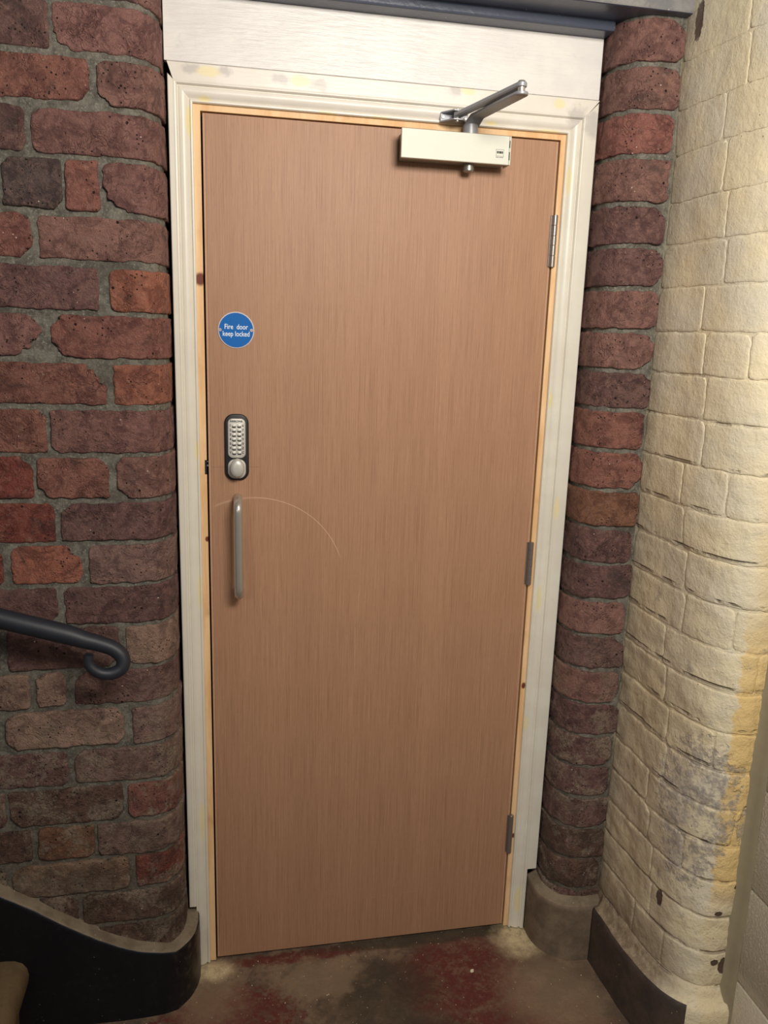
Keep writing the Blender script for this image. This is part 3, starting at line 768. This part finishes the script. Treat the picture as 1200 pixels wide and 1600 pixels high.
# ------------------------------------------------------------ the door
door = empty('door_1', (0.76, 0.0, 0.0), label='brown veneered flush fire door', cat='door', kind='structure')
def dpart(name, me, mat, label=None, smooth=False, par=None):
    o = link(name, me, mat, label=label, smooth=smooth)
    if par is None: at0(o, door)
    else: o.parent = par
    return o
dpart('door_leaf', box_mesh(0.0052, 0.7548, 0.0, 0.044, 0.0, 1.981, 0.0004, 1), M['door'])
dpart('lipping', box_mesh(0.0, 0.0050, 0.0003, 0.044, 0.0, 1.981, 0.0008, 2), M['lipping'], 'pale lipping on the lock edge')
dpart('lipping', box_mesh(0.7550, 0.7600, 0.0003, 0.044, 0.0, 1.981, 0.0008, 2), M['lipping'], 'pale lipping on the hinge edge')
def hinge(z0, z1):
    bm = bmesh.new(); xk, yk, r = 0.7622, -0.0055, 0.0062
    H = z1 - z0; cuts = [0, 0.22, 0.42, 0.60, 0.80, 1.0] if z0 > 0.5 else [0, 1.0]
    for a, b in zip(cuts, cuts[1:]): cyl(bm, (xk, yk, z0 + H * a + 0.0004), (xk, yk, z0 + H * b - 0.0004), r, n=20, bev=0.0006)
    cyl(bm, (xk, yk, z0), (xk, yk, z1), r * 0.8, n=16)
    me = smooth_by_angle(frombm('hinge', bm), 40)
    h = dpart('hinge', me, M['hinge'], smooth=False)
    bm = bmesh.new(); bx(bm, 0.7530, 0.7622, -0.0022, 0.002, z0 + 0.001, z1 - 0.001, 0.0005, 1)
    lf = link('hinge_leaf', frombm('leaf', bm), M['hinge'], h)
for z0, z1 in ((1.7180, 1.8290), (0.9700, 1.0780), (0.2230, 0.3350)): hinge(z0, z1)
# pull handle: bent tube
def pull():
    bm = bmesh.new(); x, zb, zt, yo, r = 0.0622, 0.9790, 1.1945, -0.058, 0.0098
    pts = [(x, -0.0005, zb)]; R = 0.022
    pts.append((x, yo + R, zb))
    for k in range(1, 9): a = math.radians(90 * k / 8); pts.append((x, yo + R - R * math.sin(a), zb + R - R * math.cos(a)))
    for k in range(1, 10): pts.append((x, yo, zb + R + (zt - zb - 2 * R) * k / 10))
    for k in range(0, 9): a = math.radians(90 * k / 8); pts.append((x, yo + R - R * math.cos(a), zt - R + R * math.sin(a)))
    pts.append((x, -0.0005, zt))
    tube(bm, pts, r, 24)
    dpart('door_handle', smooth_by_angle(frombm('handle', bm), 40), M['steel'], 'satin steel D-shaped pull handle')
pull()

# ------------------------------------------------------------ fire sign
def disc(bm, x, z, r, y0, y1, n=64, bev=0.0):
    cyl(bm, (x, y0, z), (x, y1, z), r, n=n, bev=bev)
def sign():
    x, z, R = 0.0625, 1.5585, 0.0385
    e = empty('fire_door_sign', (x, -0.001, z - R), label='round blue sign in a metal rim screwed to the door above the keypad lock', cat='sign')
    def p(name, me, m, **k): return at0(link(name, me, m, **k), e)
    bm = bmesh.new(); disc(bm, x, z, R, 0.0, -0.0016, bev=0.0005); p('rim', smooth_by_angle(frombm('rim', bm)), M['sign_rim'])
    bm = bmesh.new(); disc(bm, x, z, R - 0.0025, -0.001, -0.0019); p('sign_face', smooth_by_angle(frombm('face', bm)), M['blue'])
    for t, dz, w in (('Fire  door', 0.0066, 0.80), ('keep locked', -0.0080, 0.78)):
        p('lettering', text_mesh(t, 0.0150, (x, -0.0020, z + dz), 0.00015, bold=0.00012, xs=w), M['white'])
    for dx, dz in ((-0.0335, 0.000), (0.0322, 0.0005)):
        bm = bmesh.new(); disc(bm, x + dx, z + dz, 0.0034, -0.0016, -0.0030, 20, 0.0006); s = p('screw', smooth_by_angle(frombm('screw', bm)), M['sign_rim'])
        bm = bmesh.new(); bx(bm, x + dx - 0.0014, x + dx + 0.0014, -0.0032, -0.0029, z + dz - 0.0005, z + dz + 0.0005)
        q = link('screw_slot', frombm('slot', bm), M['lock_black']); q.parent = s
sign()

# ------------------------------------------------------------ keypad lock
def rrect(x0, x1, z0, z1, r, y0, y1, bev=0.0, n=10):
    """rounded upright plate between y0 (back) and y1 (front)"""
    def loop(i):
        pts = []
        rr = max(r - i, 0.0004)
        for cx, cz, a0 in ((x1 - r, z1 - r, 0), (x0 + r, z1 - r, 90), (x0 + r, z0 + r, 180), (x1 - r, z0 + r, 270)):
            for k in range(n + 1):
                a = math.radians(a0 + 90 * k / n); pts.append((cx + rr * math.cos(a), cz + rr * math.sin(a)))
        return pts
    bm = bmesh.new(); R = []
    lev = [(y0, 0)]
    if bev:
        for k in range(0, 4): a = math.radians(90 * k / 3); lev.append((y1 + bev * (1 - math.sin(a)) , bev * (1 - math.cos(a))))
    else: lev.append((y1, 0))
    for y, i in lev: R.append([bm.verts.new((a, y, b)) for a, b in loop(i)])
    m = len(R[0])
    for k in range(len(R) - 1):
        for i in range(m): bm.faces.new((R[k][i], R[k][(i + 1) % m], R[k + 1][(i + 1) % m], R[k + 1][i]))
    bm.faces.new(R[0][::-1]); bm.faces.new(R[-1])
    return smooth_by_angle(frombm('plate', bm), 35)
def lock():
    e = empty('keypad_lock', (0.0615, -0.001, 1.234), label='upright silver push-button code lock with thumb knob on black backing', cat='lock')
    def p(name, me, m, **k): return at0(link(name, me, m, **k), e)
    xc = 0.0612
    p('backing', rrect(xc - 0.0262, xc + 0.0262, 1.2345, 1.3805, 0.0200, 0.0, -0.007, 0.003), M['lock_black'])
    plate = p('keypad_plate', rrect(xc - 0.0192, xc + 0.0192, 1.2845, 1.3715, 0.0110, -0.005, -0.0125, 0.0030), M['lock_silver'])
    p('knob_plate', rrect(xc - 0.0194, xc + 0.0194, 1.2392, 1.2820, 0.0150, -0.005, -0.0115, 0.0025), M['lock_silver'])
    # thumb turn: squashed egg dome
    bm = bmesh.new(); n = 36; rings = []
    for (y, f) in ((-0.0115, 0.86), (-0.0125, 0.90), (-0.020, 0.97), (-0.027, 1.0), (-0.0315, 0.95), (-0.0345, 0.80), (-0.0360, 0.52), (-0.0364, 0.2)):
        rings.append([bm.verts.new((xc + 0.0006 + f * 0.0152 * math.cos(2 * math.pi * k / n) * (1 - 0.06 * math.sin(2 * math.pi * k / n)), y, 1.2655 + f * 0.0205 * math.sin(2 * math.pi * k / n))) for k in range(n)])
    for a, b in zip(rings, rings[1:]):
        for k in range(n): bm.faces.new((a[k], a[(k + 1) % n], b[(k + 1) % n], b[k]))
    bm.faces.new(rings[0][::-1]); bm.faces.new(rings[-1])
    p('thumb_knob', smooth_by_angle(frombm('knob', bm), 50), M['lock_silver'], label='egg-shaped satin thumb knob')
    y = -0.0127
    t = text_mesh('ARRONE', 0.0066, (xc - 0.0006, y, 1.3655), 0.0001, bold=0.00020, xs=1.05)
    p('lettering', t, M['ink'])
    L = '12345XY'; Rr = '67890ZC'
    for i in range(7):
        z = 1.3560 - i * 0.00985
        for sx_, ch in ((-1, L[i]), (1, Rr[i])):
            xb = xc + sx_ * 0.0057
            o = p('button', rrect(xb - 0.0036, xb + 0.0036, z - 0.0020, z + 0.0026, 0.0018, -0.011, -0.0165, 0.0008, 4), M['button'])
            if True:
                sh = rrect(xb - 0.0040, xb + 0.0040, z - 0.0048, z + 0.0012, 0.0018, -0.0120, -0.0130, 0, 4)
                q = link('button_slot', sh, M['ink']); q.parent = o
            d = link('lettering', text_mesh(ch, 0.0070, (xc + sx_ * 0.0134, y, z + 0.0002), 0.0001, bold=0.00022), M['ink']); d.parent = o
lock()

# ------------------------------------------------------------ door closer
def closer():
    e = empty('door_closer', (0.515, -0.001, 1.915), label='silver overhead door closer with folded arm at the top of the door', cat='door closer')
    def p(name, me, m, par=None, **k):
        o = link(name, me, m, **k)
        if par is None: return at0(o, e)
        o.parent = par; return o
    x0, x1, z0, z1 = 0.3975, 0.6325, 1.9145, 1.9710
    p('body', box_mesh(x0 + 0.006, x1 - 0.006, -0.046, -0.001, z0 + 0.002, z1 - 0.002, 0.002), M['silver_mid'])
    # thin wrap-round cover
    bm = bmesh.new(); bx(bm, x0, x1 - 0.0038, -0.0555, -0.047, z0, z1, 0.0012, 2); c = p('cover', frombm('cover', bm), M['silver'])
    bm = bmesh.new(); bx(bm, x1 - 0.0036, x1, -0.0555, -0.018, z0, z1, 0.0008, 1)
    ec = p('end_cap', frombm('cap', bm), M['silver'])
    for za, zb in ((1.948, 1.962), (1.924, 1.940)):
        bm = bmesh.new(); bx(bm, x1 - 0.0042, x1 - 0.0022, -0.0560, -0.0552, za, zb); q = link('slot', frombm('slot', bm), M['ink']); q.parent = ec
    # printed logo: thin outlined square with a dark emblem bar, small print beneath
    lx, lz = 0.6085, 1.9365; bm = bmesh.new(); y = -0.0558
    for a in ((lx - .0085, lx + .0085, lz + .0068, lz + .0074), (lx - .0085, lx + .0085, lz - .0060, lz - .0054), (lx - .0085, lx - .0079, lz - .006, lz + .0074), (lx + .0079, lx + .0085, lz - .006, lz + .0074)):
        bx(bm, a[0], a[1], y, y + .0004, a[2], a[3])
    q = link('logo_outline', frombm('logo', bm), M['ink_grey']); q.parent = c
    bm = bmesh.new()
    for a in ((lx - .0066, lx - .0040, .0006), (lx - .0034, lx - .0016, .0006), (lx - .0010, lx + .0032, .0006), (lx + .0038, lx + .0066, .0006)): bx(bm, a[0], a[1], y, y + .0004, lz - 0.0008, lz + 0.0038)
    q = link('logo_bar', frombm('logo', bm), M['ink']); q.parent = c
    bm = bmesh.new()
    for a in ((-.0082, -.0056), (-.0051, -.0024), (-.0008, .0012), (.0017, .0040), (.0046, .0078)): bx(bm, lx + a[0], lx + a[1], y, y + .0004, lz - 0.0090, lz - 0.0074)
    q = link('small_print', frombm('logo', bm), M['ink_grey']); q.parent = c
    # spindle cap below, spindle above
    xs, ys = 0.5500, -0.028
    bm = bmesh.new(); cyl(bm, (xs, ys, z0 + 0.004), (xs, ys, z0 - 0.014), 0.0115, n=28, bev=0.002); p('spindle_cap', smooth_by_angle(frombm('cap', bm)), M['silver_mid'])
    bm = bmesh.new(); cyl(bm, (xs, ys, z1 - 0.004), (xs, ys, z1 + 0.022), 0.0160, n=28, bev=0.001); p('spindle', smooth_by_angle(frombm('sp', bm)), M['arm'])
    # main arm: flat bar from the spindle, rising to the elbow
    E1 = Vector((0.5865, -0.2260, 2.0040)); A = Vector((xs, ys, 1.9885))
    def bar(P, Q, w0, w1, th, crank=0.0):
        bm = bmesh.new(); d = (Q - P); d.z = 0; L = d.length; d.normalize(); n = Vector((-d.y, d.x, 0)); N = 14; R = []
        for i in range(N + 1):
            t = i / N; c = P + (Q - P) * t; wd = w0 + (w1 - w0) * t
            if crank: c.z = P.z + (Q.z - P.z) * max(0.0, min(1.0, (t - 0.02) / crank))
            hw = wd / 2; b = th * 0.25
            R.append([bm.verts.new(c + n * a + Vector((0, 0, z))) for a, z in ((-hw, -th / 2 + b), (-hw + b, -th / 2), (hw - b, -th / 2), (hw, -th / 2 + b), (hw, th / 2 - b), (hw - b, th / 2), (-hw + b, th / 2), (-hw, th / 2 - b))])
        for a, b_ in zip(R, R[1:]):
            for k in range(8): bm.faces.new((a[k], a[(k + 1) % 8], b_[(k + 1) % 8], b_[k]))
        bm.faces.new(R[0][::-1]); bm.faces.new(R[-1])
        return bm
    bm = bar(A, E1, 0.0330, 0.0265, 0.0065, 0.10); cyl(bm, A - Vector((0, 0, .008)), A + Vector((0, 0, .004)), 0.0135, n=24, bev=.001); cyl(bm, E1 - Vector((0, 0, .0028)), E1 + Vector((0, 0, .0028)), 0.0132, n=24, bev=.0008)
    p('main_arm', smooth_by_angle(frombm('arm', bm), 30), M['arm'])
    E2 = E1 + Vector((0, 0, 0.0155)); Sh = Vector((0.517, -0.040, 2.0065))
    bm = bar(E2, Sh, 0.0200, 0.0165, 0.0095); cyl(bm, E2 - Vector((0, 0, .0038)), E2 + Vector((0, 0, .0038)), 0.0100, n=24, bev=.0008)
    cyl(bm, Sh - Vector((0, 0, .005)), Sh + Vector((0, 0, .005)), 0.0075, n=20)
    p('forearm', smooth_by_angle(frombm('arm', bm), 30), M['arm'])
    bm = bmesh.new(); cyl(bm, E1 - Vector((0, 0, .001)), E2 + Vector((0, 0, .001)), 0.0070, n=24); cyl(bm, E2 + Vector((0, 0, .003)), E2 + Vector((0, 0, .0075)), 0.0085, 0.0070, n=24, bev=.0012)
    p('elbow_pin', smooth_by_angle(frombm('pin', bm)), M['steel'])
    # shoe bracket on the head architrave: back plate, two lugs and pin
    bm = bmesh.new(); zc_ = 2.0062
    bx(bm, 0.487, 0.547, -0.0170, -0.0085, zc_ - 0.0095, zc_ + 0.0095, 0.0008, 1)
    for s in (-1, 1):
        V4 = [(0.4875, -0.0170), (0.546, -0.0170), (0.528, -0.0480), (0.508, -0.0480)]; z = zc_ + s * 0.0085
        lo = [bm.verts.new((a, b, z - 0.0013)) for a, b in V4]; hi = [bm.verts.new((a, b, z + 0.0013)) for a, b in V4]
        bm.faces.new(lo); bm.faces.new(hi[::-1])
        for k in range(4): bm.faces.new((lo[k], lo[(k + 1) % 4], hi[(k + 1) % 4], hi[k]))
    br = p('bracket', frombm('bracket', bm), M['arm'])
    bm = bmesh.new(); cyl(bm, (0.517, -0.040, zc_ - 0.0125), (0.517, -0.040, zc_ + 0.0125), 0.0042, n=20, bev=.0008); q = link('pin', smooth_by_angle(frombm('pin', bm)), M['steel']); q.parent = br
    for xs_ in (0.4925, 0.5415):
        bm = bmesh.new(); cyl(bm, (xs_, -0.0165, zc_), (xs_, -0.0188, zc_), 0.0032, n=16, bev=.0006); q = link('screw', smooth_by_angle(frombm('s', bm)), M['steel']); q.parent = br
closer()

# ------------------------------------------------------------ handrail
def handrail():
    Y = -0.22
    bm = bmesh.new(); pts = []; rad = []
    a = Vector((-1.10, Y, 1.235)); b = Vector((-0.275, Y, 0.972))
    for i in range(12): pts.append(a.lerp(b, i / 11)); rad.append(0.0195)
    tail = [(-0.240, Y, 0.9585), (-0.212, Y, 0.949), (-0.188, Y - .001, 0.939), (-0.172, Y - .003, 0.926), (-0.1665, Y - .006, 0.911), (-0.1715, Y - .010, 0.8975), (-0.188, Y - .014, 0.8905), (-0.207, Y - .017, 0.893), (-0.2215, Y - .019, 0.903), (-0.2295, Y - .019, 0.917), (-0.2285, Y - .018, 0.934)]
    rr = [0.0172, 0.0158, 0.0150, 0.0146, 0.0140, 0.0132, 0.0124, 0.0116, 0.0108, 0.0098, 0.0088]
    # refine with catmull-rom
    ctrl = [Vector(b)] + [Vector(q) for q in tail]; ctrl = [Vector(pts[-2])] + ctrl + [Vector(tail[-1]) + Vector((0.002, 0, 0.012))]
    cr = [0.0195] + [0.0195] + rr + [0.008]
    for i in range(1, len(ctrl) - 2):
        for k in range(1, 5):
            t = k / 4; p0, p1, p2, p3 = ctrl[i - 1:i + 3]
            pts.append(0.5 * ((2 * p1) + (p2 - p0) * t + (2 * p0 - 5 * p1 + 4 * p2 - p3) * t * t + (3 * p1 - p0 - 3 * p2 + p3) * t ** 3)); rad.append(cr[i] + (cr[i + 1] - cr[i]) * t)
    tube(bm, pts, rad, 22)
    e = empty('stair_handrail', (-0.7, Y, 0.95), label='dark painted iron stair handrail ending in a curled scroll on the left', cat='handrail')
    at0(link('rail', smooth_by_angle(frombm('rail', bm), 50), M['rail']), e)
    for x in (-0.98,):
        z = 1.235 + (x + 1.10) * (0.972 - 1.235) / 0.825
        bm = bmesh.new(); tube(bm, [(x, Y, z - 0.015), (x, Y, z - 0.05), (x, Y + 0.02, z - 0.07), (x, Y + 0.06, z - 0.075), (x, -0.119, z - 0.075)], 0.006, 12)
        cyl(bm, (x, -0.126, z - 0.075), (x, -0.117, z - 0.075), 0.028, n=24, bev=.001)
        at0(link('bracket', smooth_by_angle(frombm('br', bm), 40), M['rail']), e)
handrail()

# ------------------------------------------------------------ stone steps at the left
for k in range(3):
    top = 0.187 + 0.178 * k; xr = -0.407 - 0.262 * k
    prof = [(xr - 0.030, FZ - 0.002 if k == 0 else top - 0.19), (xr - 0.026, top - 0.12), (xr - 0.014, top - 0.088), (xr - 0.003, top - 0.062), (xr, top - 0.042), (xr - 0.003, top - 0.024), (xr - 0.012, top - 0.010), (xr - 0.028, top - 0.002), (xr - 0.045, top), (-1.24, top), (-1.24, FZ - 0.002 if k == 0 else top - 0.19)]
    bm = bmesh.new(); A = [bm.verts.new((x, -0.152, z)) for x, z in prof]; B = [bm.verts.new((x, -1.25, z)) for x, z in prof]
    for i in range(len(prof)): j = (i + 1) % len(prof); bm.faces.new((A[i], A[j], B[j], B[i]))
    bm.faces.new(A); bm.faces.new(B[::-1])
    link('stone_step', smooth_by_angle(frombm('step', bm), 40), M['stone'], kind='structure',
         label=['lowest worn stone step with rounded nosing at bottom left', 'middle stone step of the flight at left', 'upper stone step of the flight at left'][k], cat='step')

# ------------------------------------------------------------ crumbs on the floor
def crumb(V, F, x, y, r, rr):
    b = len(V); n = 5; z = FZ - 0.002
    for k in range(n): a = 2 * math.pi * k / n + rr.random(); V.append((x + r * rr.uniform(.6, 1.2) * math.cos(a), y + r * rr.uniform(.6, 1.2) * math.sin(a), z))
    V.append((x, y, z + r * rr.uniform(0.6, 1.0) + 0.001))
    for k in range(n): F.append((b + k, b + (k + 1) % n, b + n))
V, F = [], []
rr = random.Random(3)
for _ in range(170):
    x = rr.uniform(-0.05, 0.93); y = -0.02 - rr.random() ** 1.3 * 0.55; crumb(V, F, x, y, rr.uniform(0.0006, 0.0017), rr)
for _ in range(60):
    x = rr.gauss(0.80, 0.03); y = rr.gauss(-0.06, 0.02); crumb(V, F, x, y, rr.uniform(0.0006, 0.0014), rr)
    x = rr.gauss(-0.01, 0.025); y = rr.gauss(-0.04, 0.012); crumb(V, F, x, y, rr.uniform(0.0006, 0.0014), rr)
link('plaster_crumbs', mesh('crumbs', V, F), M['chip'], kind='stuff', label='tiny pale plaster crumbs and sawdust scattered on the floor', cat='debris')
bm = bmesh.new()
pts = [(-.005, -.002), (-.001, -.0045), (.004, -.0030), (.006, .001), (.002, .0022), (-.003, .003)]
lo = [bm.verts.new((0.632 + a, -0.139 + b, FZ - 0.001)) for a, b in pts]; hi = [bm.verts.new((0.632 + a * .8, -0.139 + b * .8, FZ + 0.003 + a * .2)) for a, b in pts]
bm.faces.new(lo[::-1]); bm.faces.new(hi)
for k in range(6): bm.faces.new((lo[k], lo[(k + 1) % 6], hi[(k + 1) % 6], hi[k]))
link('plaster_chip', frombm('chip', bm), M['chip'], label='single larger cream plaster chip on the red floor near the door', cat='chip')
